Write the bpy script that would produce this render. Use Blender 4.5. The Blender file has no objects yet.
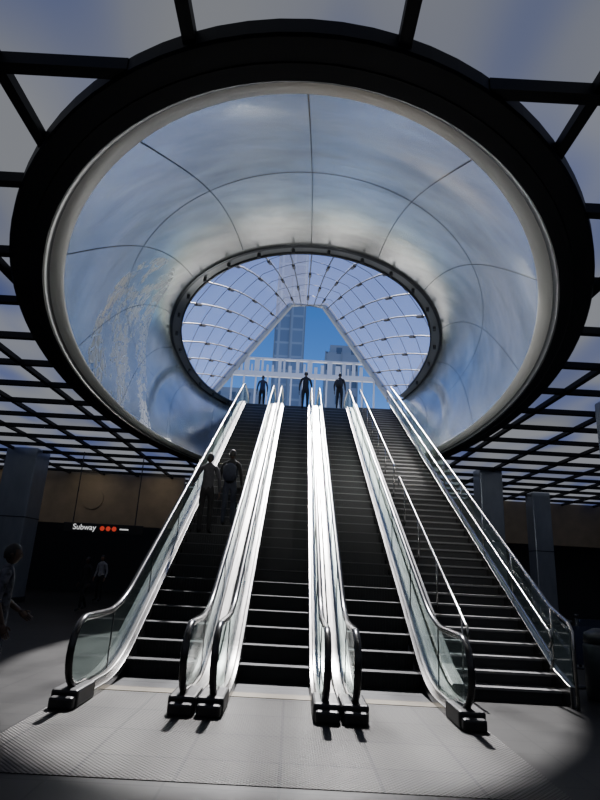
import bpy, math, random
from mathutils import Vector, Matrix
random.seed(4)
C = bpy.context.scene.collection
pi = math.pi

# ------------------------------------------------------------------ materials
def mat(name, col, rough=0.5, metal=0.0, emit=None, es=0.0, noise=None, bump=None, spec=0.5):
    m = bpy.data.materials.new(name); m.use_nodes = True
    nt = m.node_tree; b = nt.nodes['Principled BSDF']
    b.inputs['Base Color'].default_value = (*col, 1); b.inputs['Roughness'].default_value = rough
    b.inputs['Metallic'].default_value = metal; b.inputs['Specular IOR Level'].default_value = spec
    if emit: b.inputs['Emission Color'].default_value = (*emit, 1); b.inputs['Emission Strength'].default_value = es
    tc = nt.nodes.new('ShaderNodeTexCoord')
    if noise:
        sc, lo, hi, stretch = noise
        mp = nt.nodes.new('ShaderNodeMapping'); mp.inputs['Scale'].default_value = stretch
        n = nt.nodes.new('ShaderNodeTexNoise'); n.inputs['Scale'].default_value = sc; n.inputs['Detail'].default_value = 4
        r = nt.nodes.new('ShaderNodeValToRGB'); r.color_ramp.elements[0].position = .3; r.color_ramp.elements[1].position = .7
        r.color_ramp.elements[0].color = (*[c*lo for c in col], 1); r.color_ramp.elements[1].color = (*[min(1, c*hi) for c in col], 1)
        nt.links.new(tc.outputs['Object'], mp.inputs[0]); nt.links.new(mp.outputs[0], n.inputs['Vector'])
        nt.links.new(n.outputs['Fac'], r.inputs[0]); nt.links.new(r.outputs[0], b.inputs['Base Color'])
    if bump:
        sc, st, stretch = bump
        mp = nt.nodes.new('ShaderNodeMapping'); mp.inputs['Scale'].default_value = stretch
        n = nt.nodes.new('ShaderNodeTexNoise'); n.inputs['Scale'].default_value = sc; n.inputs['Detail'].default_value = 3
        bp = nt.nodes.new('ShaderNodeBump'); bp.inputs['Strength'].default_value = st; bp.inputs['Distance'].default_value = .05
        nt.links.new(tc.outputs['Object'], mp.inputs[0]); nt.links.new(mp.outputs[0], n.inputs['Vector'])
        nt.links.new(n.outputs['Fac'], bp.inputs['Height']); nt.links.new(bp.outputs[0], b.inputs['Normal'])
    return m

M = {}
M['steel'] = mat('brushed_stainless', (.50,.49,.47), .26, 1, noise=(3,.5,1.3,(20,.6,.6)))
M['steel_dark'] = mat('dark_steel', (.05,.055,.065), .4, .6)
M['black'] = mat('black_plastic', (.012,.012,.014), .45)
M['rubber'] = mat('handrail_rubber', (.02,.02,.022), .22)
M['rim'] = mat('rim_dark_metal', (.010,.012,.018), .55, 0, spec=.2)
M['riserrim'] = mat('rim_grey_metal', (.22,.235,.25), .35, .5)
M['lip'] = mat('rim_white', (.75,.76,.74), .45, 0)
M['funnel'] = mat('funnel_stainless', (.76,.79,.77), .25, .8, noise=(.9,.70,1.15,(1,1,1)), bump=(1.1,.4,(1,1,1)))
M['joint'] = mat('panel_joint', (.03,.035,.04), .6)
M['step'] = mat('escalator_step_metal', (.04,.042,.045), .42, .5)
M['nose'] = mat('step_nosing', (.13,.135,.14), .35, .7)  # lighter colour paints in sun glints along the tread edges
M['stair'] = mat('stair_granite', (.085,.085,.09), .5, 0, noise=(30,.7,1.3,(1,1,1)))
M['stairnose'] = mat('stair_nosing', (.20,.20,.205), .45, .2)
M['stair_riser'] = mat('stair_riser', (.028,.029,.032), .6)
M['beige'] = mat('beige_wall', (.22,.18,.13), .6, noise=(2,.85,1.1,(1,1,1)))
M['darkwall'] = mat('dark_wall', (.02,.022,.028), .6)
M['column'] = mat('column_cladding', (.22,.25,.30), .3, .4, noise=(4,.9,1.1,(1,1,.3)))
M['white'] = mat('transom_paint', (.48,.52,.58), .5)
M['beam'] = mat('ceiling_beam', (.010,.012,.017), .55, spec=.2)
M['mullion'] = mat('canopy_steel', (.07,.08,.10), .45, .3)
M['portal'] = mat('portal_steel', (.22,.25,.30), .45, .3)
M['stone'] = mat('plaza_stone', (.35,.35,.36), .7)
M['bronze'] = mat('comb_plate', (.12,.105,.08), .45, .6)

# etched map artwork on the lower left of the funnel
nt=M['funnel'].node_tree; b=nt.nodes['Principled BSDF']
def nd(t): return nt.nodes.new(t)
def mth(op,a,bv):
    m=nd('ShaderNodeMath'); m.operation=op; nt.links.new(a,m.inputs[0])
    if isinstance(bv,(int,float)): m.inputs[1].default_value=bv
    else: nt.links.new(bv,m.inputs[1])
    return m.outputs[0]
tc=nd('ShaderNodeTexCoord'); vo=nd('ShaderNodeTexVoronoi'); vo.feature='DISTANCE_TO_EDGE'; vo.inputs['Scale'].default_value=3.6
nz=nd('ShaderNodeTexNoise'); nz.inputs['Scale'].default_value=.9; nz.inputs['Detail'].default_value=8; nz.inputs['Roughness'].default_value=.65
nt.links.new(tc.outputs['Object'],vo.inputs['Vector']); nt.links.new(tc.outputs['Object'],nz.inputs['Vector'])
ds=nd('ShaderNodeVectorMath'); ds.operation='DISTANCE'; ds.inputs[1].default_value=(-5.0,13.6,6.5); nt.links.new(tc.outputs['Object'],ds.inputs[0])
zone=mth('LESS_THAN',ds.outputs['Value'],3.1)
land=mth('MULTIPLY',mth('GREATER_THAN',nz.outputs['Fac'],.50),zone)
lines=mth('MULTIPLY',mth('LESS_THAN',vo.outputs['Distance'],.05),land)
etch=mth('SUBTRACT',land,lines)
old=b.inputs['Base Color'].links[0].from_socket
mc=nd('ShaderNodeMix'); mc.data_type='RGBA'; nt.links.new(mth('MULTIPLY',etch,.55),mc.inputs['Factor']); nt.links.new(old,mc.inputs['A']); mc.inputs['B'].default_value=(.95,.97,.98,1)
nt.links.new(mc.outputs['Result'],b.inputs['Base Color'])
rg=nd('ShaderNodeMapRange'); rg.inputs['To Min'].default_value=.82; rg.inputs['To Max'].default_value=.15; nt.links.new(etch,rg.inputs['Value']); nt.links.new(rg.outputs[0],b.inputs['Metallic'])
rg=nd('ShaderNodeMapRange'); rg.inputs['To Min'].default_value=.25; rg.inputs['To Max'].default_value=.7; nt.links.new(etch,rg.inputs['Value']); nt.links.new(rg.outputs[0],b.inputs['Roughness'])

def glassmat(name, tint, tr, diff, rough=.05, gl=.1):
    m = bpy.data.materials.new(name); m.use_nodes = True; nt = m.node_tree; nt.nodes.clear()
    o = nt.nodes.new('ShaderNodeOutputMaterial'); t = nt.nodes.new('ShaderNodeBsdfTransparent'); t.inputs[0].default_value = (*tint,1)
    g = nt.nodes.new('ShaderNodeBsdfGlossy'); g.inputs['Roughness'].default_value = rough
    d = nt.nodes.new('ShaderNodeBsdfTranslucent'); d.inputs[0].default_value = (*diff,1)
    mx = nt.nodes.new('ShaderNodeMixShader'); mx.inputs[0].default_value = 1-tr
    nt.links.new(t.outputs[0], mx.inputs[1]); nt.links.new(d.outputs[0], mx.inputs[2])
    mx2 = nt.nodes.new('ShaderNodeMixShader'); mx2.inputs[0].default_value = gl
    nt.links.new(mx.outputs[0], mx2.inputs[1]); nt.links.new(g.outputs[0], mx2.inputs[2]); nt.links.new(mx2.outputs[0], o.inputs[0])
    return m
M['glass'] = glassmat('balustrade_glass', (.80,.88,.86), .89, (.7,.8,.74), .06, .12)
M['canopy_glass'] = glassmat('canopy_glass', (.84,.88,1), .88, (.62,.68,1), .1, .04)

# floor tiles
def tilemat(name, c1, c2, mortar, w, h, rough, metal=0, ribs=False, msize=.012, spec=.5):
    m = bpy.data.materials.new(name); m.use_nodes = True; nt = m.node_tree; b = nt.nodes['Principled BSDF']
    b.inputs['Specular IOR Level'].default_value=spec
    tc = nt.nodes.new('ShaderNodeTexCoord'); br = nt.nodes.new('ShaderNodeTexBrick')
    br.offset = 0; br.inputs['Scale'].default_value = 1; br.inputs['Brick Width'].default_value = w; br.inputs['Row Height'].default_value = h
    br.inputs['Mortar Size'].default_value = msize; br.inputs['Color1'].default_value = (*c1,1); br.inputs['Color2'].default_value = (*c2,1); br.inputs['Mortar'].default_value = (*mortar,1)
    nt.links.new(tc.outputs['Object'], br.inputs['Vector'])
    n = nt.nodes.new('ShaderNodeTexNoise'); n.inputs['Scale'].default_value = 2; n.inputs['Detail'].default_value = 8
    nt.links.new(tc.outputs['Object'], n.inputs['Vector'])
    mx = nt.nodes.new('ShaderNodeMix'); mx.data_type='RGBA'; mx.blend_type='MULTIPLY'; mx.inputs['Factor'].default_value = .7
    nt.links.new(br.outputs['Color'], mx.inputs['A']); nt.links.new(n.outputs['Fac'], mx.inputs['B']); nt.links.new(mx.outputs['Result'], b.inputs['Base Color'])
    b.inputs['Roughness'].default_value = rough; b.inputs['Metallic'].default_value = metal
    if ribs:
        w1 = nt.nodes.new('ShaderNodeTexWave'); w1.bands_direction='X'; w1.inputs['Scale'].default_value = 9
        mp = nt.nodes.new('ShaderNodeMapping'); mp.inputs['Rotation'].default_value=(0,0,.78)
        w2 = nt.nodes.new('ShaderNodeTexWave'); w2.bands_direction='Y'; w2.inputs['Scale'].default_value = 9
        ad = nt.nodes.new('ShaderNodeMath'); ad.operation='MULTIPLY'
        nt.links.new(tc.outputs['Object'], mp.inputs[0]); nt.links.new(mp.outputs[0], w1.inputs['Vector']); nt.links.new(mp.outputs[0], w2.inputs['Vector'])
        nt.links.new(w1.outputs['Fac'],ad.inputs[0]); nt.links.new(w2.outputs['Fac'],ad.inputs[1])
        bp = nt.nodes.new('ShaderNodeBump'); bp.inputs['Strength'].default_value=.55; bp.inputs['Distance'].default_value=.015
        nt.links.new(ad.outputs[0], bp.inputs['Height']); nt.links.new(bp.outputs[0], b.inputs['Normal'])
    return m
M['floor'] = tilemat('floor_granite_tiles', (.022,.021,.020), (.032,.031,.029), (.006,.006,.006), .9, .45, .42, spec=.3)
M['plate'] = tilemat('landing_plate_metal', (.042,.039,.035), (.068,.064,.058), (.006,.006,.006), .83, .8, .40, .15, True, .016, spec=.3)

# luminous ceiling
def panelmat():
    m = bpy.data.materials.new('luminous_ceiling_panel'); m.use_nodes = True; nt = m.node_tree; nt.nodes.clear()
    o = nt.nodes.new('ShaderNodeOutputMaterial'); e = nt.nodes.new('ShaderNodeEmission'); tc = nt.nodes.new('ShaderNodeTexCoord')
    mp = nt.nodes.new('ShaderNodeMapping'); mp.inputs['Scale'].default_value=(1.1,.45,1)
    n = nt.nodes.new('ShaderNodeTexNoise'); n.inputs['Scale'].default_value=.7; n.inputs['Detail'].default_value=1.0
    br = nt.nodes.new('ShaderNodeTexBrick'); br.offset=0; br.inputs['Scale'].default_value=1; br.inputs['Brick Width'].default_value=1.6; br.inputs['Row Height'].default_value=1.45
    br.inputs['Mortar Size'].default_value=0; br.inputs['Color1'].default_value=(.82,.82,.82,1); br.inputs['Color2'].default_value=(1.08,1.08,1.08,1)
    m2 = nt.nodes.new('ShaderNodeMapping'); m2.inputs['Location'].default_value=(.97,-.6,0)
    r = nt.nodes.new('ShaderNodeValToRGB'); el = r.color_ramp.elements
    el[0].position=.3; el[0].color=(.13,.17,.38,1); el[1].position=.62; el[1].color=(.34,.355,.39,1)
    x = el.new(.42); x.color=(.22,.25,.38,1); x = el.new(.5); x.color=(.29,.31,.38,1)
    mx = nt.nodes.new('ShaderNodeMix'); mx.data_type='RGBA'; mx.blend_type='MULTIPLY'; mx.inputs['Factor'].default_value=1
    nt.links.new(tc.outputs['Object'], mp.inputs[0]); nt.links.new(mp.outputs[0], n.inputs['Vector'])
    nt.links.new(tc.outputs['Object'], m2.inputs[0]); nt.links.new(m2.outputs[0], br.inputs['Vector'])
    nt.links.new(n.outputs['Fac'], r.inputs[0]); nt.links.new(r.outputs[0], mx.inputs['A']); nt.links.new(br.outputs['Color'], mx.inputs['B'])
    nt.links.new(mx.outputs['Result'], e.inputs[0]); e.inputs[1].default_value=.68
    nt.links.new(e.outputs[0], o.inputs[0]); return m
M['panel'] = panelmat()

def facade(name, c1, c2, mortar, w, h, ms):
    m = bpy.data.materials.new(name); m.use_nodes=True; nt=m.node_tree; b=nt.nodes['Principled BSDF']
    tc=nt.nodes.new('ShaderNodeTexCoord'); mp=nt.nodes.new('ShaderNodeMapping'); mp.inputs['Rotation'].default_value=(pi/2,0,0)
    br=nt.nodes.new('ShaderNodeTexBrick'); br.offset=0; br.inputs['Scale'].default_value=1
    br.inputs['Brick Width'].default_value=w; br.inputs['Row Height'].default_value=h; br.inputs['Mortar Size'].default_value=ms
    for k,c in (('Color1',c1),('Color2',c2),('Mortar',mortar)): br.inputs[k].default_value=(*c,1)
    nt.links.new(tc.outputs['Object'],mp.inputs[0]); nt.links.new(mp.outputs[0],br.inputs['Vector']); nt.links.new(br.outputs[0],b.inputs['Base Color'])
    b.inputs['Roughness'].default_value=.3
    return m
M['tower'] = facade('tower_facade',(.15,.20,.30),(.18,.24,.35),(.27,.33,.44),3,3.6,.3)
M['street'] = facade('street_facade',(.06,.09,.15),(.09,.12,.19),(.22,.26,.34),3.2,3.8,1.0)

# ------------------------------------------------------------------ mesh builder
class MB:
    def __init__(s): s.v=[]; s.f=[]; s.m=[]
    def add(s, vs, fs, mi=0):
        o=len(s.v); s.v += [tuple(v) for v in vs]; s.f += [tuple(i+o for i in f) for f in fs]; s.m += [mi]*len(fs)
    def box(s,x0,x1,y0,y1,z0,z1,mi=0):
        s.add([(x0,y0,z0),(x1,y0,z0),(x1,y1,z0),(x0,y1,z0),(x0,y0,z1),(x1,y0,z1),(x1,y1,z1),(x0,y1,z1)],
              [(0,3,2,1),(4,5,6,7),(0,1,5,4),(1,2,6,5),(2,3,7,6),(3,0,4,7)],mi)
    def ribbon(s,ys,lo,hi,x0,x1,mi=0):
        vs=[];fs=[]
        for y,a,b in zip(ys,lo,hi): vs += [(x0,y,a),(x1,y,a),(x1,y,b),(x0,y,b)]
        n=len(ys)
        for i in range(n-1):
            a=4*i;b=a+4
            for j in range(4): k=(j+1)%4; fs.append((a+j,b+j,b+k,a+k))
        fs += [(0,1,2,3),(4*n-1,4*n-2,4*n-3,4*n-4)]
        s.add(vs,fs,mi)
    def tube(s,pts,r,seg=8,mi=0,sq=(1,1),ref=(1,0,0),closed=False):
        pts=[Vector(p) for p in pts]; n=len(pts)
        if not isinstance(r,(list,tuple)): r=[r]*n
        vs=[];fs=[]; ref=Vector(ref)
        for i,p in enumerate(pts):
            if closed: d=(pts[(i+1)%n]-pts[i-1])
            else: d=(pts[min(i+1,n-1)]-pts[max(i-1,0)])
            if d.length<1e-9: d=Vector((0,0,1))
            d.normalize(); a=ref-d*ref.dot(d)
            if a.length<1e-3: a=Vector((0,1,.1))-d*Vector((0,1,.1)).dot(d)
            a.normalize(); b=d.cross(a)
            for j in range(seg):
                t=2*pi*j/seg; vs.append(p+(a*math.cos(t)*sq[0]+b*math.sin(t)*sq[1])*r[i])
        for i in range(n if closed else n-1):
            k=(i+1)%n
            for j in range(seg):
                l=(j+1)%seg; fs.append((i*seg+j,i*seg+l,k*seg+l,k*seg+j))
        if not closed: fs += [tuple(reversed(range(seg))),tuple(range((n-1)*seg,n*seg))]
        s.add(vs,fs,mi)
    def obj(s,name,mats,parent=None,smooth=False,loc=(0,0,0),bevel=0):
        me=bpy.data.meshes.new(name); me.from_pydata(s.v,[],s.f); me.validate()
        if not isinstance(mats,(list,tuple)): mats=[mats]
        for m in mats: me.materials.append(m)
        for p,mi in zip(me.polygons,s.m): p.material_index=mi; p.use_smooth=smooth
        me.update()
        import bmesh
        bm=bmesh.new(); bm.from_mesh(me); bmesh.ops.recalc_face_normals(bm,faces=bm.faces); bm.to_mesh(me); bm.free()
        o=bpy.data.objects.new(name,me); C.objects.link(o); o.location=loc
        if parent: o.parent=parent
        if bevel:
            b=o.modifiers.new('bevel','BEVEL'); b.width=bevel; b.segments=2; b.limit_method='ANGLE'
        return o
def empty(name,loc=(0,0,0)):
    o=bpy.data.objects.new(name,None); C.objects.link(o); o.location=loc; return o

# ------------------------------------------------------------------ slope function
SL=math.tan(math.radians(30)); H=8.5; YB=8.75; YT=YB+H/SL; W=.6
def soft(u): return 0 if u<-W else (u if u>W else (u+W)**2/(4*W))
def zn(y): return SL*(soft(y-YB)-soft(y-YT))
def ysamp(a,b):
    s=set([a,b])
    for c in (YB,YT):
        for i in range(-6,7):
            y=c+i*W/6
            if a<y<b: s.add(y)
    return sorted(s)

# ------------------------------------------------------------------ escalators
Y0,Y1=7.0,YT+2.2
R=.40
PITCH=1.66; HW=.655; OUT=PITCH/2-.005; STW=.52
def newel_hi(y):
    if y<Y0+R: return .565+math.sqrt(max(0,R*R-(Y0+R-y)**2))
    if y>Y1-R: return H+.565+math.sqrt(max(0,R*R-(y-Y1+R)**2))
    return zn(y)+.965
def newel_lo(y):
    if y<Y0+R: return max(.14,.565-math.sqrt(max(0,R*R-(Y0+R-y)**2)))
    if y>Y1-R: return max(H+.14,H+.565-math.sqrt(max(0,R*R-(y-Y1+R)**2)))
    return zn(y)+.17
handpts=[]
for i in range(13):
    t=-pi/2-pi*i/12*1.0
    handpts.append((Y0+R+R*math.cos(t)*1.0,.565+R*math.sin(t)))
handpts=[(Y0+R+.25,.165)]+handpts
hp2=[(y,zn(y)+.965) for y in ysamp(Y0+R+.15,Y1-R-.15)]
top=[(Y1-R+R*math.sin(pi*i/12),H+.565+R*math.cos(pi*i/12)) for i in range(13)]+[(Y1-R-.25,H+.165)]
handpath=handpts+hp2+top
STEPS=36; rr=H/37; run=rr/SL
def build_escalator(cx):
    e=empty('escalator',(cx,0,0))
    for k,sx in enumerate((-1,1)):
        x=sx*HW
        mb=MB(); mb.tube([(x,y,z) for y,z in handpath],.038,10,0,sq=(1.15,.75))
        mb.obj('handrail_%d'%(k+1),M['rubber'],e,True)
        mb=MB(); mb.tube([(x,Y0+R+(y-Y0-R)*.93 if y<Y0+R else (y if y<Y1-R else Y1-R+(y-Y1+R)*.93),z-.036 if z-zn(y)>.565 else z+.036) for y,z in handpath],.022,6,0)
        mb.obj('handrail_track_%d'%(k+1),M['steel'],e,True)
        ys=sorted(set(ysamp(Y0+.02,Y1-.02)+[Y0+.02+R*i/8 for i in range(9)]+[Y1-.02-R*i/8 for i in range(9)]))
        mb=MB(); mb.ribbon(ys,[newel_lo(y)+.0 for y in ys],[newel_hi(y)-.02 for y in ys],x-.006,x+.006)
        mb.obj('glass_panel_%d'%(k+1),M['glass'],e)
        mb=MB(); y=Y0+1.5
        while y<Y1-.6:
            mb.ribbon([y,y+.012],[zn(y)+.17,zn(y+.012)+.17],[zn(y)+.93,zn(y+.012)+.93],x-.009,x+.009); y+=1.9
        mb.obj('glass_joints_%d'%(k+1),M['steel_dark'],e)
        ys=ysamp(Y0+.45,Y1-.45)
        z=[zn(y) for y in ys]
        mb=MB()
        xi,xo=sorted((sx*STW,sx*(STW+.06))); mb.ribbon(ys,[a-.12 if a>.2 else a for a in z],[a+.10 for a in z],xi,xo)
        xi,xo=sorted((sx*(STW+.045),sx*(HW+.03))); mb.ribbon(ys,[a-.3 if a>.4 else a*.3 for a in z],[a+.18 for a in z],xi,xo)
        xi,xo=sorted((sx*(HW+.03),sx*OUT)); mb.ribbon(ys,[a-.3 if a>.4 else a*.3 for a in z],[a+.155 for a in z],xi,xo)
        mb.obj('deck_%d'%(k+1),M['steel'],e,bevel=.012)
        mb=MB(); x0,x1=sorted((sx*(STW-.01),sx*OUT))
        mb.box(x0,x1,Y0+.05,Y0+.66,0.002,.20); mb.box(x0+.02,x1-.02,Y0-.05,Y0+.1,.002,.14)
        mb.box(x0,x1,Y1-.62,Y1-.05,H+.002,H+.2)
        mb.obj('newel_base_%d'%(k+1),M['black'],e,bevel=.03)
    ys=[YB+.6+ (YT+2.0-YB-.6)*i/24 for i in range(25)]
    mb=MB()
    for x0,x1 in ((-OUT,-OUT+.03),(OUT-.03,OUT)):
        mb.ribbon(ys,[max(.0,zn(y)-1.1) for y in ys],[zn(y)-.02 for y in ys],x0,x1)
    ys2=[y for y in ys if zn(y)>1.2]
    mb.ribbon(ys2,[zn(y)-1.13 for y in ys2],[zn(y)-1.1 for y in ys2],-OUT,OUT)
    mb.obj('truss_cladding',M['steel'],e)
    mb=MB(); S=STW
    for k in range(-2,STEPS+3):
        y=YB+run+k*run; z=min(max(0,(k+1)*rr),H)
        if k<0: mb.box(-S,S,y,y+run-.005,-.02,.004+.0*k,0); continue
        zz=z if k<STEPS else H
        mb.box(-S,S,y+.012,y+run+.012,zz-.03,zz,0)
        if k<=STEPS: mb.box(-S,S,y+.012,y+.03,zz-rr-.01,zz-.012,0); mb.box(-S,S,y,y+.022,zz-.018,zz+.001,1)
        if k<=STEPS:
            for i in range(20):
                xx=-S+.01+i*.0515; mb.box(xx,xx+.018,y+.004,y+.013,zz-rr,zz-.02,0)
    mb.obj('steps',[M['step'],M['nose']],e)
    mb=MB(); mb.box(-S,S,YB-.65,YB-.41,.0,.012); mb.box(-S,S,Y1-.9,Y1-.7,H,H+.012)
    for i in range(40): mb.box(-S+.005+i*.026,-S+.015+i*.026,YB-.41,YB-.36,.0,.012)
    mb.obj('comb_plate',M['bronze'],e)
    return e
XC=-.17
for cx in (XC-PITCH,XC,XC+PITCH): build_escalator(cx)

# ------------------------------------------------------------------ stair
SX0,SX1=XC+1.5*PITCH+.19,3.97
st=empty('staircase')
mb=MB(); N=50; sr=H/N; sn=sr/SL
for k in range(N):
    y=YB+k*sn; z=(k+1)*sr
    mb.box(SX0,SX1,y+.02,y+sn+.03,z-.04,z,0); mb.box(SX0,SX1,y+.035,y+.06,z-sr-.02,z-.03,2)
    mb.box(SX0,SX1,y,y+.05,z-.03,z+.002,1)
mb.obj('treads',[M['stair'],M['stairnose'],M['stair_riser']],st)
ys=[YB-.25]+[YB-.2+(YT+.2-YB)*i/30 for i in range(31)]
def line(y): return max(0,(y-YB)*SL)
mb=MB()
mb.ribbon(ys,[max(0,line(y)-.9) for y in ys],[line(y)+.28 for y in ys],SX1,SX1+.10)
mb.ribbon(ys,[max(0,line(y)-.9) for y in ys],[line(y)+.24 for y in ys],SX0-.18,SX0)
y2=[y for y in ys if line(y)>.95]; mb.ribbon(y2,[line(y)-.9 for y in y2],[line(y)-.86 for y in y2],SX0,SX1)
mb.obj('stringer',M['steel'],st,bevel=.01)
gx=SX1+.05
mb=MB(); mb.ribbon(ys,[line(y)+.26 for y in ys],[line(y)+1.05 for y in ys],gx-.008,gx+.008); mb.obj('glass_panel',M['glass'],st)
mb=MB()
mb.tube([(gx,YB-.35,.0),(gx,YB-.35,1.0),(gx,YB-.25,1.1)]+[(gx,y,line(y)+1.12) for y in ys[1:]],.026,8)
def lowrail(x,ya,yb,h=.9):
    mb.tube([(x,ya-.02,line(ya)+h-.25),(x,ya-.1,line(ya)+h-.15),(x,ya-.05,line(ya)+h)]+[(x,ya+(yb-ya)*i/4,line(ya+(yb-ya)*i/4)+h) for i in range(5)]+[(x,yb+.1,line(yb)+h-.03),(x,yb+.08,line(yb)+h-.2)],.022,8)
lowrail(SX1-.10,YB+.1,YT,.92)
lowrail(SX1-.10,YB+.1,YT,.62)
lowrail(SX0+.14,YB+.1,YB+5.4,.92); lowrail(SX0+.14,YB+6.2,YT,.92)
y=YB+.3
while y<YT:
    mb.tube([(gx,y,line(y)+.2),(gx,y,line(y)+1.1)],.018,6)
    mb.tube([(SX0+.14,y,line(y)+.02),(SX0+.14,y,line(y)+.9)],.016,6)
    mb.tube([(gx,y,line(y)+.85),(SX1-.10,y,line(y)+.85),(SX1-.10,y,line(y)+.92)],.01,6)
    y+=1.47
mb.obj('railing',M['steel'],st,True)

# ------------------------------------------------------------------ floor
mb=MB(); mb.box(-16,16,-8,30,-.2,0); mb.obj('floor',M['floor'])
mb=MB(); mb.box(-2.68,2.34,5.05,YB-.66,0,.006); mb.obj('landing_plates',M['plate'])

# ------------------------------------------------------------------ ceiling with oval opening
ZC=5.35; ZP=ZC+.11; CX,CY,A,B=-.07,13.84,5.2,10.77
NT=144
def ell(t,off=0):
    x=A*math.cos(t); y=B*math.sin(t); n=Vector((x/A**2,y/B**2)).normalized()
    return (CX+x+n.x*off, CY+y+n.y*off)
mb=MB(); vs=[];fs=[]
x0,x1,y0,y1=-16,16,-8,30
for i in range(NT):
    t=2*pi*i/NT; ex,ey=ell(t); c,s=math.cos(t),math.sin(t)
    k=min(((x1-CX)/c if c>1e-6 else (x0-CX)/c if c<-1e-6 else 1e9),((y1-CY)/s if s>1e-6 else (y0-CY)/s if s<-1e-6 else 1e9))
    vs+= [(ex,ey,ZP),(CX+c*k,CY+s*k,ZP)]
for i in range(NT):
    j=(i+1)%NT; fs.append((2*i,2*j,2*j+1,2*i+1))
mb.add(vs,fs)
def corner(px,py):
    best=sorted(range(NT),key=lambda i:(vs[2*i+1][0]-px)**2+(vs[2*i+1][1]-py)**2)[:2]
    mb.add([vs[2*best[0]+1],vs[2*best[1]+1],(px,py,ZP)],[(0,1,2)])
for px in (x0,x1):
    for py in (y0,y1): corner(px,py)
ceil=empty('ceiling')
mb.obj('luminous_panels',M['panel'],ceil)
mb=MB()
def inx(x):
    u=(x-CX)/A; return None if abs(u)>=1 else B*math.sqrt(1-u*u)
def iny(y):
    u=(y-CY)/B; return None if abs(u)>=1 else A*math.sqrt(1-u*u)
x=-.97-1.6*9
while x<16:
    if x>-16:
        w=.05; h=inx(x)
        segs=[(-8,30)] if h is None else [(-8,CY-h+.02),(CY+h-.02,30)]
        for a,b in segs:
            if b>a: mb.box(x-w,x+w,a,b,ZC+.01,ZP-.005)
    x+=1.6
y=3.5-1.45*7; k=0
while y<30:
    w=.055; h=iny(y)
    segs=[(-16,16)] if h is None else [(-16,CX-h+.02),(CX+h-.02,16)]
    for a,b in segs: mb.box(a,b,y-w,y+w,ZC-.01,ZP-.008)
    y+=1.45
mb.obj('grid_beams',M['beam'],ceil)

def ellstrip(prof,mi=0):
    mbx=MB(); vs=[];fs=[]; n=len(prof)
    for i in range(NT):
        t=2*pi*i/NT
        for off,z in prof:
            ex,ey=ell(t,off); vs.append((ex,ey,z))
    for i in range(NT):
        j=(i+1)%NT
        for k in range(n-1): fs.append((i*n+k,j*n+k,j*n+k+1,i*n+k+1))
    mbx.add(vs,fs,mi); return mbx
rim=empty('opening_rim')
ellstrip([(.03,ZP-.003),(.03,ZC-.02),(.01,ZC-.04),(-.20,ZC-.04),(-.20,ZC-.05),(-.22,ZC-.05),(-.22,ZC-.04),(-.37,ZC-.04),(-.39,ZC-.02)]).obj('dark_band',M['rim'],rim,False)
ellstrip([(-.39,ZC-.02),(-.40,ZC+.02),(-.45,ZC+.03)]).obj('grey_collar',M['riserrim'],rim,True)
ellstrip([(-.45,ZC+.03),(-.47,ZC+.035),(-.61,ZC+.08),(-.63,ZC+.11)]).obj('white_lip',M['lip'],rim,True)

# ------------------------------------------------------------------ funnel
EX,EY,EA,EB=.08,19.15,4.8,6.2
def sp(v,n): return math.copysign(abs(v)**(2/n),v)
def ocul(t,out=0):
    c,s=math.cos(t),math.sin(t); n=2 if s<0 else 2.4
    x=EX+(EA+out)*sp(c,n); y=EY+(EB+out)*sp(s,n)
    return Vector((x,y,9.95-(y-12.7)*.12))
def fun(t,s):
    ex,ey=ell(t,-.63); o=ocul(t,0); z0=ZC+.11
    zf=math.sin(s*pi/2)*.65+.35*s; side=math.sin(pi*s)
    p=Vector((ex+(o.x-ex)*s,ey+(o.y-ey)*s,z0+(o.z-z0)*zf))
    c=math.cos(t); p.x+=.25*side*c*(1 if math.sin(t)<.2 else 1.6)
    return p
NS=24
fu=empty('oculus_funnel')
mb=MB(); vs=[];fs=[]
for i in range(NT):
    for k in range(NS+1): vs.append(fun(2*pi*i/NT,k/NS))
def blocked(p): return p.y>20 and -2.75<p.x<4.42
for i in range(NT):
    j=(i+1)%NT
    for k in range(NS):
        f=(i*(NS+1)+k,j*(NS+1)+k,j*(NS+1)+k+1,i*(NS+1)+k+1)
        if all(blocked(vs[q]) for q in f): continue
        fs.append(f)
mb.add(vs,fs); mb.obj('metal_shell',M['funnel'],fu,True)
mb=MB()
for q in range(16):
    t=-pi/2+2*pi*q/16
    pts=[fun(t,s/20)-Vector((0,0,.006)) for s in range(21)]
    if blocked(pts[10]): continue
    mb.tube(pts,.007,4)
for s in (.44,):
    for i in range(NT):
        p,q=fun(2*pi*i/NT,s),fun(2*pi*(i+1)/NT,s)
        if not blocked(p): mb.tube([p-Vector((0,0,.006)),q-Vector((0,0,.006))],.005,4)
mb.obj('panel_joints',M['joint'],fu)
def oring(prof,name,m):
    mb=MB(); vs=[];fs=[];n=len(prof)
    for i in range(NT):
        for o,dz in prof: p=ocul(2*pi*i/NT,o); vs.append((p.x,p.y,p.z+dz))
    for i in range(NT):
        j=(i+1)%NT
        if blocked(Vector(vs[i*n])) : continue
        for k in range(n-1): fs.append((i*n+k,j*n+k,j*n+k+1,i*n+k+1))
    mb.add(vs,fs); mb.obj(name,m,fu)
oring([(.03,.03),(.01,-.05),(-.06,-.05),(-.06,.0)],'ring_outer_edge',M['steel_dark'])
oring([(-.06,.0),(-.32,.02)],'ring_channel',M['riserrim'])
oring([(-.32,.02),(-.33,-.03),(-.37,-.03),(-.37,.04),(.3,.04)],'ring_inner_edge',M['steel_dark'])
mb=MB()
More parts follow.
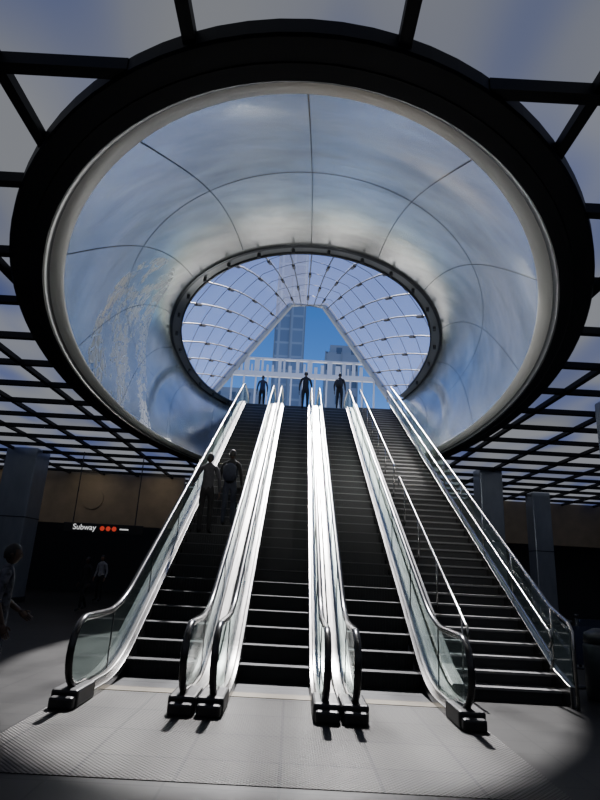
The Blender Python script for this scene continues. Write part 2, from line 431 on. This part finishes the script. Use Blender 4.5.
for q in range(30):
    t=2*pi*q/30; p=ocul(t,-.20)
    if blocked(p): continue
    mb.tube([p+Vector((0,0,.02)),p-Vector((0,0,.12))],.05,8)
mb.obj('ring_downlights',M['steel_dark'],fu)

# ------------------------------------------------------------------ upper plaza
pz=empty('plaza')
mb=MB()
mb.box(-40,40,YT+.75,90,H-.4,H-.01); mb.box(-40,-6.6,-20,YT+.75,H-.4,H); mb.box(6.9,40,-20,YT+.75,H-.4,H); mb.box(-6.6,6.9,-20,1.5,H,H+.3)
mb.obj('paving',M['stone'],pz)
YP=32
feetX=7.6; topX=1.1; ZTOP=17.7
def basep(u):
    a=abs(u); sgn=-1 if u<0 else 1
    if a<.6:
        t=a/.6*pi/2; return Vector((.2+sgn*7.3*math.sin(t),21.5-10.3*math.cos(t),10.3-1.3*math.sin(t)))
    k=(a-.6)/.4; return Vector((.2+sgn*(7.3+(feetX-7.3)*k),21.5+(YP-21.5)*k,9.0-.5*k))
def portp(u):
    a=abs(u); sgn=-1 if u<0 else 1
    if a<.2: return Vector((.15+sgn*topX*a/.2,YP,ZTOP))
    k=(a-.2)/.8; return Vector((.15+sgn*(topX+(feetX-topX)*k),YP,ZTOP-(ZTOP-H)*k))
def can(u,v):
    p=basep(u).lerp(portp(u),v); p.z+=1.0*math.sin(pi*v)*(1-abs(u)); return p
cn=empty('glass_canopy')
NU,NV=40,10
mb=MB(); vs=[can(-1+2*i/NU,j/NV) for i in range(NU+1) for j in range(NV+1)]
fs=[(i*(NV+1)+j,(i+1)*(NV+1)+j,(i+1)*(NV+1)+j+1,i*(NV+1)+j+1) for i in range(NU) for j in range(NV)]
mb.add(vs,fs); mb.obj('glazing',M['canopy_glass'],cn,True)
mb=MB()
for i in range(0,29):
    u=-1+2*i/28; mb.tube([can(u,j/10)-Vector((0,0,.08)) for j in range(11)],.035,6)
for j in range(1,9):
    mb.tube([can(-1+2*i/40,j/9)-Vector((0,0,.05)) for i in range(41)],.014,6)
mb.obj('steel_grid',M['mullion'],cn,True)
mb=MB()
for i in range(0,29):
    for j in range(1,9):
        if (i+j)%2: continue
        p=can(-1+2*i/28,j/9)-Vector((0,0,.12)); q=can(-1+2*i/28,j/9+.03)-Vector((0,0,.12)); mb.tube([p,q],.08,6)
mb.obj('spider_fittings',M['black'],cn)
mb=MB()
mb.tube([portp(-1),portp(-.2),portp(.2),portp(1)],.24,8)
mb.obj('portal_frame',M['portal'],cn)
mb=MB(); mb.box(-4.3,4.6,YP-.1,YP+.1,12.75,13.05); mb.box(-3.7,4.0,YP-.1,YP+.1,13.85,13.95)
for i in range(13): x=-4.2+i*.72; mb.box(x-.05,x+.05,YP-.05,YP+.05,H,12.75)
x=-3.75
while x<3.9:
    wd=random.choice((.08,.12,.2,.3)); mb.box(x,x+wd,YP-.06,YP+.06,13.05,13.05+random.choice((.45,.6,.8,.8))); x+=wd+random.choice((.12,.2,.26))
mb.obj('entrance_transom',M['white'],cn)
def textobj(name,body,size,loc,rot,m,parent,ext=.02):
    cu=bpy.data.curves.new(name,'FONT'); cu.body=body; cu.size=size; cu.extrude=ext; cu.align_x='CENTER'
    o=bpy.data.objects.new(name,cu); C.objects.link(o)
    dg=bpy.context.evaluated_depsgraph_get(); me=bpy.data.meshes.new_from_object(o.evaluated_get(dg))
    bpy.data.objects.remove(o); ob=bpy.data.objects.new(name,me); C.objects.link(ob)
    me.materials.clear(); me.materials.append(m); ob.location=loc; ob.rotation_euler=rot; ob.parent=parent; return ob

# ------------------------------------------------------------------ city
def tower(x0,x1,y0,y1,z1,m,name='office_tower'):
    e=empty(name); mb=MB(); mb.box(x0,x1,y0,y1,H,z1); mb.box(x0+1,x1-1,y0+1,y1-1,z1,z1+2); mb.obj('facade',m,e)
    mb=MB()
    n=int((x1-x0)/3)
    for i in range(n+1):
        x=x0+i*(x1-x0)/n; mb.box(x-.12,x+.12,y0-.3,y0,H,z1)
    mb.obj('piers',M['portal'],e)
tower(-7.0,.2,125,140,95,M['tower']); tower(5,12,112,120,47,M['street']); tower(-24,-8,112,125,36,M['street']); tower(-60,-28,110,130,50,M['tower']); tower(26,60,110,130,46,M['street'])

# ------------------------------------------------------------------ walls, columns, sign
mb=MB(); mb.box(-16.3,-16,-8,30,0,ZC+.3); mb.obj('wall_left',M['darkwall'])
mb=MB(); mb.box(16,16.3,-8,30,0,ZC+.3); mb.obj('wall_right',M['darkwall'])
mb=MB(); mb.box(-16,16,-8.3,-8,0,ZC+.3); mb.obj('wall_front',M['darkwall'])
wb=empty('wall_back')
mb=MB(); mb.box(-16,16,30,30.3,0,ZC+.3); mb.obj('rear_wall',M['darkwall'],wb)
mb=MB(); mb.box(-16,-5.2,26,26.3,3.1,ZC+.1); mb.box(-16,-14.2,26,26.3,0,3.1); mb.obj('beige_bulkhead',M['beige'],wb)
mb=MB(); mb.box(5.5,16,28,28.3,3.4,ZC+.1); mb.obj('beige_bulkhead_far',M['beige'],wb)
mb=MB(); mb.tube([(-9.3,25.99,4.25),(-9.3,25.95,4.25)],.48,32); mb.obj('wall_medallion',M['beige'],wb)
def column(x,y,w):
    e=empty('column',(x,y,0)); mb=MB(); mb.box(-w/2,w/2,-w/2,w/2,0,ZC+.1); mb.obj('shaft',M['column'],e,bevel=.04)
    mb=MB(); mb.box(-w/2-.02,w/2+.02,-w/2-.02,w/2+.02,0,.18); mb.box(-w/2-.01,w/2+.01,-w/2-.01,w/2+.01,2.9,2.94); mb.obj('base_band',M['steel_dark'],e)
for x,y,w in ((-10.2,21,1.15),(-13.2,15.5,.8),(6.95,20,.8),(10.9,25,.8),(6.85,11.2,.8),(13,16,.8)): column(x,y,w)
sg=empty('subway_sign',(-6.7,20.2,2.65))
mb=MB(); mb.box(-1.4,1.4,-.04,.04,-.16,.16); mb.obj('panel',M['black'],sg,bevel=.01)
mb=MB(); 
for x in (-1.1,1.1): mb.tube([(x,0,.16),(x,0,ZC-2.65)],.02,6)
mb.obj('hangers',M['steel_dark'],sg)
wem=mat('sign_white',(.8,.8,.8),.5,emit=(1,1,1),es=.7); rem=mat('sign_red',(.7,.05,.03),.5,emit=(1,.08,.04),es=.45)
textobj('lettering','Subway',.27,(-.65,-.05,-.07),(pi/2,0,0),wem,sg,.004)
mb=MB()
for x in (-.02,.19,.40): mb.tube([(x,-.045,0),(x,-.06,0)],.08,20,ref=(1,0,0))
mb.obj('line_bullets',rem,sg)
mb=MB(); mb.box(.6,.9,-.06,-.045,-.02,.02); mb.obj('arrow_bar',wem,sg)

BL=mat('barrier_blue',(.02,.03,.07),.6)
def barrier(x,y):
    e=empty('queue_barrier',(x,y,0)); mb=MB()
    for dx in (-.55,.55):
        mb.tube([(dx,0,0),(dx,0,.03)],.17,16); mb.tube([(dx,0,.03),(dx,0,.98)],.032,10); mb.tube([(dx,0,.98),(dx,0,1.04)],.045,10)
    mb.obj('posts',M['steel_dark'],e,True)
    mb=MB(); mb.box(-.52,.52,-.01,.01,.35,.95); mb.obj('banner',BL,e)
for x,y in ((5.4,10.2),(6.8,10.3),(6.6,12.4)): barrier(x,y)
e=empty('litter_bin',(4.85,9.2,0)); mb=MB()
mb.tube([(0,0,0),(0,0,.05),(0,0,.75),(0,0,.8)],[.26,.28,.28,.25],20); mb.tube([(0,0,.8),(0,0,.93),(0,0,1.0)],[.27,.25,.12],20); mb.obj('drum',M['steel_dark'],e,True)

# ------------------------------------------------------------------ people
skinC=mat('skin',(.22,.12,.075),.5); skinD=mat('skin_deep',(.07,.04,.028),.5)
hairM=mat('hair_black',(.01,.009,.009),.6)
def cloth(n,c): return mat(n,c,.85,noise=(14,.8,1.2,(1,1,1)))
cl={k:cloth(k,c) for k,c in dict(navy=(.02,.025,.05),black_cloth=(.012,.012,.014),grey=(.05,.05,.06),denim=(.025,.03,.05),white_shirt=(.30,.30,.32),olive=(.05,.055,.035),shoe=(.02,.02,.02)).items()}
cl['print']=mat('patterned_shirt',(.05,.053,.07),.85,noise=(16,.1,2.2,(1,1,1)))
def person(name,loc,rz,height=1.75,shirt='navy',pants='black_cloth',skin=None,arms=None,legs=None,lean=0,longhair=False,bag=False,head_turn=0,sleeve='long'):
    skin=skin or skinC; s=height/1.75
    J={}; S=[]
    J['pel']=((0,0,.95),.135,.10); J['bel']=((0,lean*.15,1.10),.125,.095); J['che']=((0,lean*.35,1.31),.15,.105); J['nb']=((0,lean*.5,1.46),.07,.065); J['nt']=((0,lean*.6+.015,1.55),.052,.052)
    A_=arms or {}; L_=legs or {}
    for sd,n in ((-1,'l'),(1,'r')):
        el,wr=A_.get(n,((.25,-.03,1.14),(.26,.07,.90)))
        J['sh'+n]=((sd*.175,lean*.4,1.41),.062,.06); J['el'+n]=((sd*el[0],el[1]+lean*.3,el[2]),.043,.043); J['wr'+n]=((sd*wr[0],wr[1]+lean*.3,wr[2]),.028,.024)
        kn,an=L_.get(n,((.10,.03,.50),(.105,-.02,.09)))
        J['hi'+n]=((sd*.09,0,.88),.09,.09); J['kn'+n]=((sd*kn[0],kn[1],kn[2]),.062,.062)
        mid=[(kn[i]*.65+an[i]*.35) for i in range(3)]
        J['ca'+n]=((sd*mid[0],mid[1]-.02,mid[2]),.057,.06); J['an'+n]=((sd*an[0],an[1],an[2]),.042,.045)
        J['to'+n]=((sd*(an[0]+.02),an[1]+.17,an[2]-.045),.042,.03)
        S+= [('nb','sh'+n,'shirt') ,('sh'+n,'el'+n,'shirt'),('el'+n,'wr'+n,'shirt' if sleeve=='long' else 'skin'),('pel','hi'+n,'pants'),('hi'+n,'kn'+n,'pants'),('kn'+n,'ca'+n,'pants'),('ca'+n,'an'+n,'pants'),('an'+n,'to'+n,'shoe')]
    S=[('pel','bel','shirt'),('bel','che','shirt'),('che','nb','shirt'),('nb','nt','skin')]+S
    keys=list(J); idx={k:i for i,k in enumerate(keys)}
    me=bpy.data.meshes.new('tmp'); me.from_pydata([J[k][0] for k in keys],[(idx[a],idx[b]) for a,b,_ in S],[])
    o=bpy.data.objects.new('tmp',me); C.objects.link(o)
    o.modifiers.new('s','SKIN')
    sv=me.skin_vertices[0].data
    for k in keys: sv[idx[k]].radius=(J[k][1],J[k][2]); sv[idx[k]].use_root=(k=='pel')
    ss=o.modifiers.new('ss','SUBSURF'); ss.levels=2; ss.render_levels=2
    dg=bpy.context.evaluated_depsgraph_get(); dg.update(); bm_=bpy.data.meshes.new_from_object(o.evaluated_get(dg)); bpy.data.objects.remove(o)
    mats=[cl[shirt],cl[pants],skin,cl['shoe'],hairM]; lab={'shirt':0,'pants':1,'skin':2,'shoe':3}
    mb=MB(); mb.v=[tuple(v.co) for v in bm_.vertices]
    segs=[(Vector(J[a][0]),Vector(J[b][0]),lab[l],J[a][1]) for a,b,l in S]
    for p in bm_.polygons:
        c=p.center; best=None
        for a,b,l,r in segs:
            d=b-a; t=max(0,min(1,(c-a).dot(d)/d.length_squared)); dd=(c-(a+d*t)).length-r*.6
            if best is None or dd<best[0]: best=(dd,l)
        mb.f.append(tuple(p.vertices)); mb.m.append(best[1])
    hc=Vector((0,lean*.7+.03,1.645)); rt=Matrix.Rotation(head_turn,3,'Z'); vs=[];fs=[];ms=[]
    nu,nv=20,14
    for j in range(nv+1):
        ph=pi*j/nv
        for i in range(nu):
            th=2*pi*i/nu; x=math.sin(ph)*math.sin(th); y=math.sin(ph)*math.cos(th); z=math.cos(ph)
            p=Vector((x*.073,y*.092,z*.115))
            if z<0: p.x*=1-.25*(-z); p.y*=1-.12*(-z)
            if y>.8 and abs(x)<.25: 
                p.y+=.018*max(0,1-abs(z+.15)/.3)
                p.y+=.006*max(0,1-abs(z+.52)/.12)
            if y>.5 and .15<abs(x)<.6 and .0<z<.25: p.y-=.008
            vs.append(hc+rt@p)
    for j in range(nv):
        for i in range(nu):
            k=(i+1)%nu; f=(j*nu+i,j*nu+k,(j+1)*nu+k,(j+1)*nu+i); fs.append(f); ms.append(2)
    off=len(mb.v); mb.v+=[tuple(v) for v in vs]; mb.f+=[tuple(q+off for q in f) for f in fs]; mb.m+=ms
    vs=[];fs=[]
    for j in range(nv+1):
        ph=pi*j/nv
        for i in range(nu):
            th=2*pi*i/nu; x=math.sin(ph)*math.sin(th); y=math.sin(ph)*math.cos(th); z=math.cos(ph)
            vs.append(hc+rt@Vector((x*.081,y*.10-.008,z*.123+.004)))
    for j in range(nv):
        for i in range(nu):
            k=(i+1)%nu; f=(j*nu+i,j*nu+k,(j+1)*nu+k,(j+1)*nu+i); c=sum((vs[q] for q in f),Vector())/4; q=rt.inverted()@(c-hc)
            lim=.045 if q.y>.03 else (-.01 if q.y>-.02 else -.06)
            if q.z>lim: fs.append(f)
    mb.add(vs,fs,4)
    if longhair: mb.tube([hc+Vector((0,-.05,.05)),hc+Vector((0,-.085,-.05)),hc+Vector((0,-.09,-.16)),hc+Vector((0,-.08,-.27))],[.07,.085,.08,.03],12,4,sq=(1,.55))
    for sd in (-1,1):
        mb.tube([hc+rt@Vector((sd*.070,-.005,.02)),hc+rt@Vector((sd*.080,-.012,.0)),hc+rt@Vector((sd*.074,-.002,-.03))],[.012,.02,.01],8,2,sq=(.5,1))
        e=hc+rt@Vector((sd*.03,.078,.012)); mb.tube([e,e+rt@Vector((0,.006,0))],[.011,.006],8,4)
    for sd,n in ((-1,'l'),(1,'r')):
        w=Vector(J['wr'+n][0]); el=Vector(J['el'+n][0]); d=(w-el).normalized()
        side=Vector((0,1,0))-d*d.y
        if side.length<.3: side=Vector((1,0,0))-d*d.x
        side.normalize(); nrm=d.cross(side)*sd
        mb.tube([w-d*.01,w+d*.03,w+d*.075,w+d*.095],[.024,.036,.040,.034],10,2,sq=(1,.42),ref=side)
        for q,(of,ln) in enumerate(((.030,.070),(.010,.080),(-.010,.075),(-.029,.058))):
            b=w+d*.085+side*of; mb.tube([b,b+d*ln*.45-nrm*.006,b+d*ln*.8-nrm*.02,b+d*ln-nrm*.035],[.0095,.009,.008,.006],6,2)
        b=w+d*.03+side*.03; mb.tube([b,b+d*.03+side*.025,b+d*.06+side*.03-nrm*.01],[.012,.011,.008],6,2)
    if bag:
        mb.tube([(0,lean*.3-.13,1.40),(0,lean*.3-.19,1.33),(0,lean*.3-.2,1.12),(0,lean*.3-.15,1.0)],[.06,.15,.16,.12],12,1,sq=(1,.5))
        for sd in (-1,1): mb.tube([(sd*.1,-.13,1.38),(sd*.12,.0,1.46),(sd*.12,.115,1.35),(sd*.13,.05,1.12),(sd*.1,-.12,1.05)],.015,6,1)
    o=mb.obj(name,mats,None,True,loc); o.rotation_euler=(0,0,rz); o.scale=(s,s,s); return o
def stepat(k): return (YB+run+k*run+run*.5,(k+1)*rr)
y,z=stepat(9)
person('commuter',(-2.03,y,z+.005),0.05,1.84,'grey','black_cloth',skinD,arms={'l':((.30,.08,1.16),(.36,.30,1.12))},legs={'r':((.1,.05,.5),(.105,.0,.09))})
y,z=stepat(10)
person('commuter',(-1.56,y,z+.005),-.1,1.80,'black_cloth','denim',skinD,bag=True)
y,z=stepat(35)
person('commuter',(.22,y+.2,z+.005),0,1.84,'black_cloth','black_cloth',skinD,legs={'r':((.1,.1,.52),(.105,.02,.09))})
person('commuter',(-1.75,YT+.8,H+.005),.2,1.6,'navy','black_cloth',skinD)
person('commuter',(1.75,YT+.2,H+.005),-.3,1.7,'black_cloth','black_cloth',skinD,bag=True)
person('pedestrian',(-3.26,6.75,.005),-1.2,1.74,'print','denim',skinD,arms={'l':((.27,.0,1.14),(.24,.2,1.0))},sleeve='short')
person('pedestrian',(-7.6,23.5,.005),2.8,1.75,'white_shirt','black_cloth',skinC,bag=False)
person('pedestrian',(-6.6,19,.005),2.6,1.65,'black_cloth','black_cloth',skinD,legs={'l':((.1,.18,.5),(.105,.22,.09)),'r':((.1,.0,.5),(.105,-.22,.12))})

# ------------------------------------------------------------------ lights
w=bpy.data.worlds.new('sky'); bpy.context.scene.world=w; w.use_nodes=True; nt=w.node_tree
sk=nt.nodes.new('ShaderNodeTexSky'); sk.sky_type='NISHITA'; sk.sun_disc=False; sk.sun_elevation=math.radians(48); sk.sun_rotation=math.radians(180); sk.air_density=1.0; sk.dust_density=.0; sk.ozone_density=4
hs=nt.nodes.new('ShaderNodeHueSaturation'); hs.inputs['Saturation'].default_value=1.3; hs.inputs['Hue'].default_value=.515
nt.links.new(sk.outputs[0],hs.inputs['Color']); nt.links.new(hs.outputs[0],nt.nodes['Background'].inputs[0]); nt.nodes['Background'].inputs[1].default_value=.15
sl=bpy.data.lights.new('sun','SUN'); sl.energy=17; sl.angle=.03; sl.color=(1,.93,.82)
so=bpy.data.objects.new('sun',sl); C.objects.link(so)
d=Vector((-.02,-1,-math.tan(math.radians(49)))).normalized(); so.rotation_euler=d.to_track_quat('-Z','Y').to_euler(); so.location=(0,60,60)
# added fill spots along the rim to brighten the funnel
for q,(t,en) in enumerate(((-2.2,60),(-.1,60),(-3.1,60),(-1.75,60),(-.8,60),(.5,50),(2.7,50))):
    ex,ey=ell(t,-.75); l=bpy.data.lights.new('cove_spot','SPOT'); l.energy=en*9; l.spot_size=1.9; l.spot_blend=1; l.shadow_soft_size=.2
    l.color=(1,.98,.93)
    o=bpy.data.objects.new('cove_spot',l); C.objects.link(o); o.location=(ex,ey,ZC+.25)
    tgt=fun(t+pi*.7,.45); o.rotation_euler=(tgt-o.location).to_track_quat('-Z','Y').to_euler()
# added narrow warm spots standing in for golden reflections on the shell
for tt,ss_,ts,en in ((-2.45,.28,-1.2,520),(-1.15,.14,-2.2,420),(-.62,.26,-1.9,620),(-1.30,.10,-.3,260),(.15,.45,-.9,320)):
    ex,ey=ell(ts,-.75); l=bpy.data.lights.new('warm_uplight','SPOT'); l.energy=en*2.6; l.spot_size=.30; l.spot_blend=1; l.shadow_soft_size=.1; l.color=(1,.68,.30)
    o=bpy.data.objects.new('warm_uplight',l); C.objects.link(o); o.location=(ex,ey,ZC+.2)
    o.rotation_euler=(fun(tt,ss_)-o.location).to_track_quat('-Z','Y').to_euler()
for x,en in ((-13,22),(-9.3,22),(-6.2,22),(9,6),(13,6)):  # added warm spots under the ceiling to brighten the beige bulkheads
    l=bpy.data.lights.new('wall_washer','SPOT'); l.energy=en; l.spot_size=2.2; l.spot_blend=1; l.color=(1,.82,.6); l.shadow_soft_size=.1
    o=bpy.data.objects.new('wall_washer',l); C.objects.link(o); o.location=(x,24.3,ZC-.05); o.rotation_euler=(math.radians(55),0,0)

# ------------------------------------------------------------------ camera
cd=bpy.data.cameras.new('camera'); cam=bpy.data.objects.new('camera',cd); C.objects.link(cam)
cd.sensor_fit='VERTICAL'; cd.sensor_height=24; cd.lens=555/800*24; cd.clip_end=500
cam.matrix_world=Matrix.Translation((0,0,1.65))@Matrix.Rotation(math.radians(90+16.9),4,'X')@Matrix.Rotation(math.radians(3.1),4,'Z')
bpy.context.scene.camera=cam
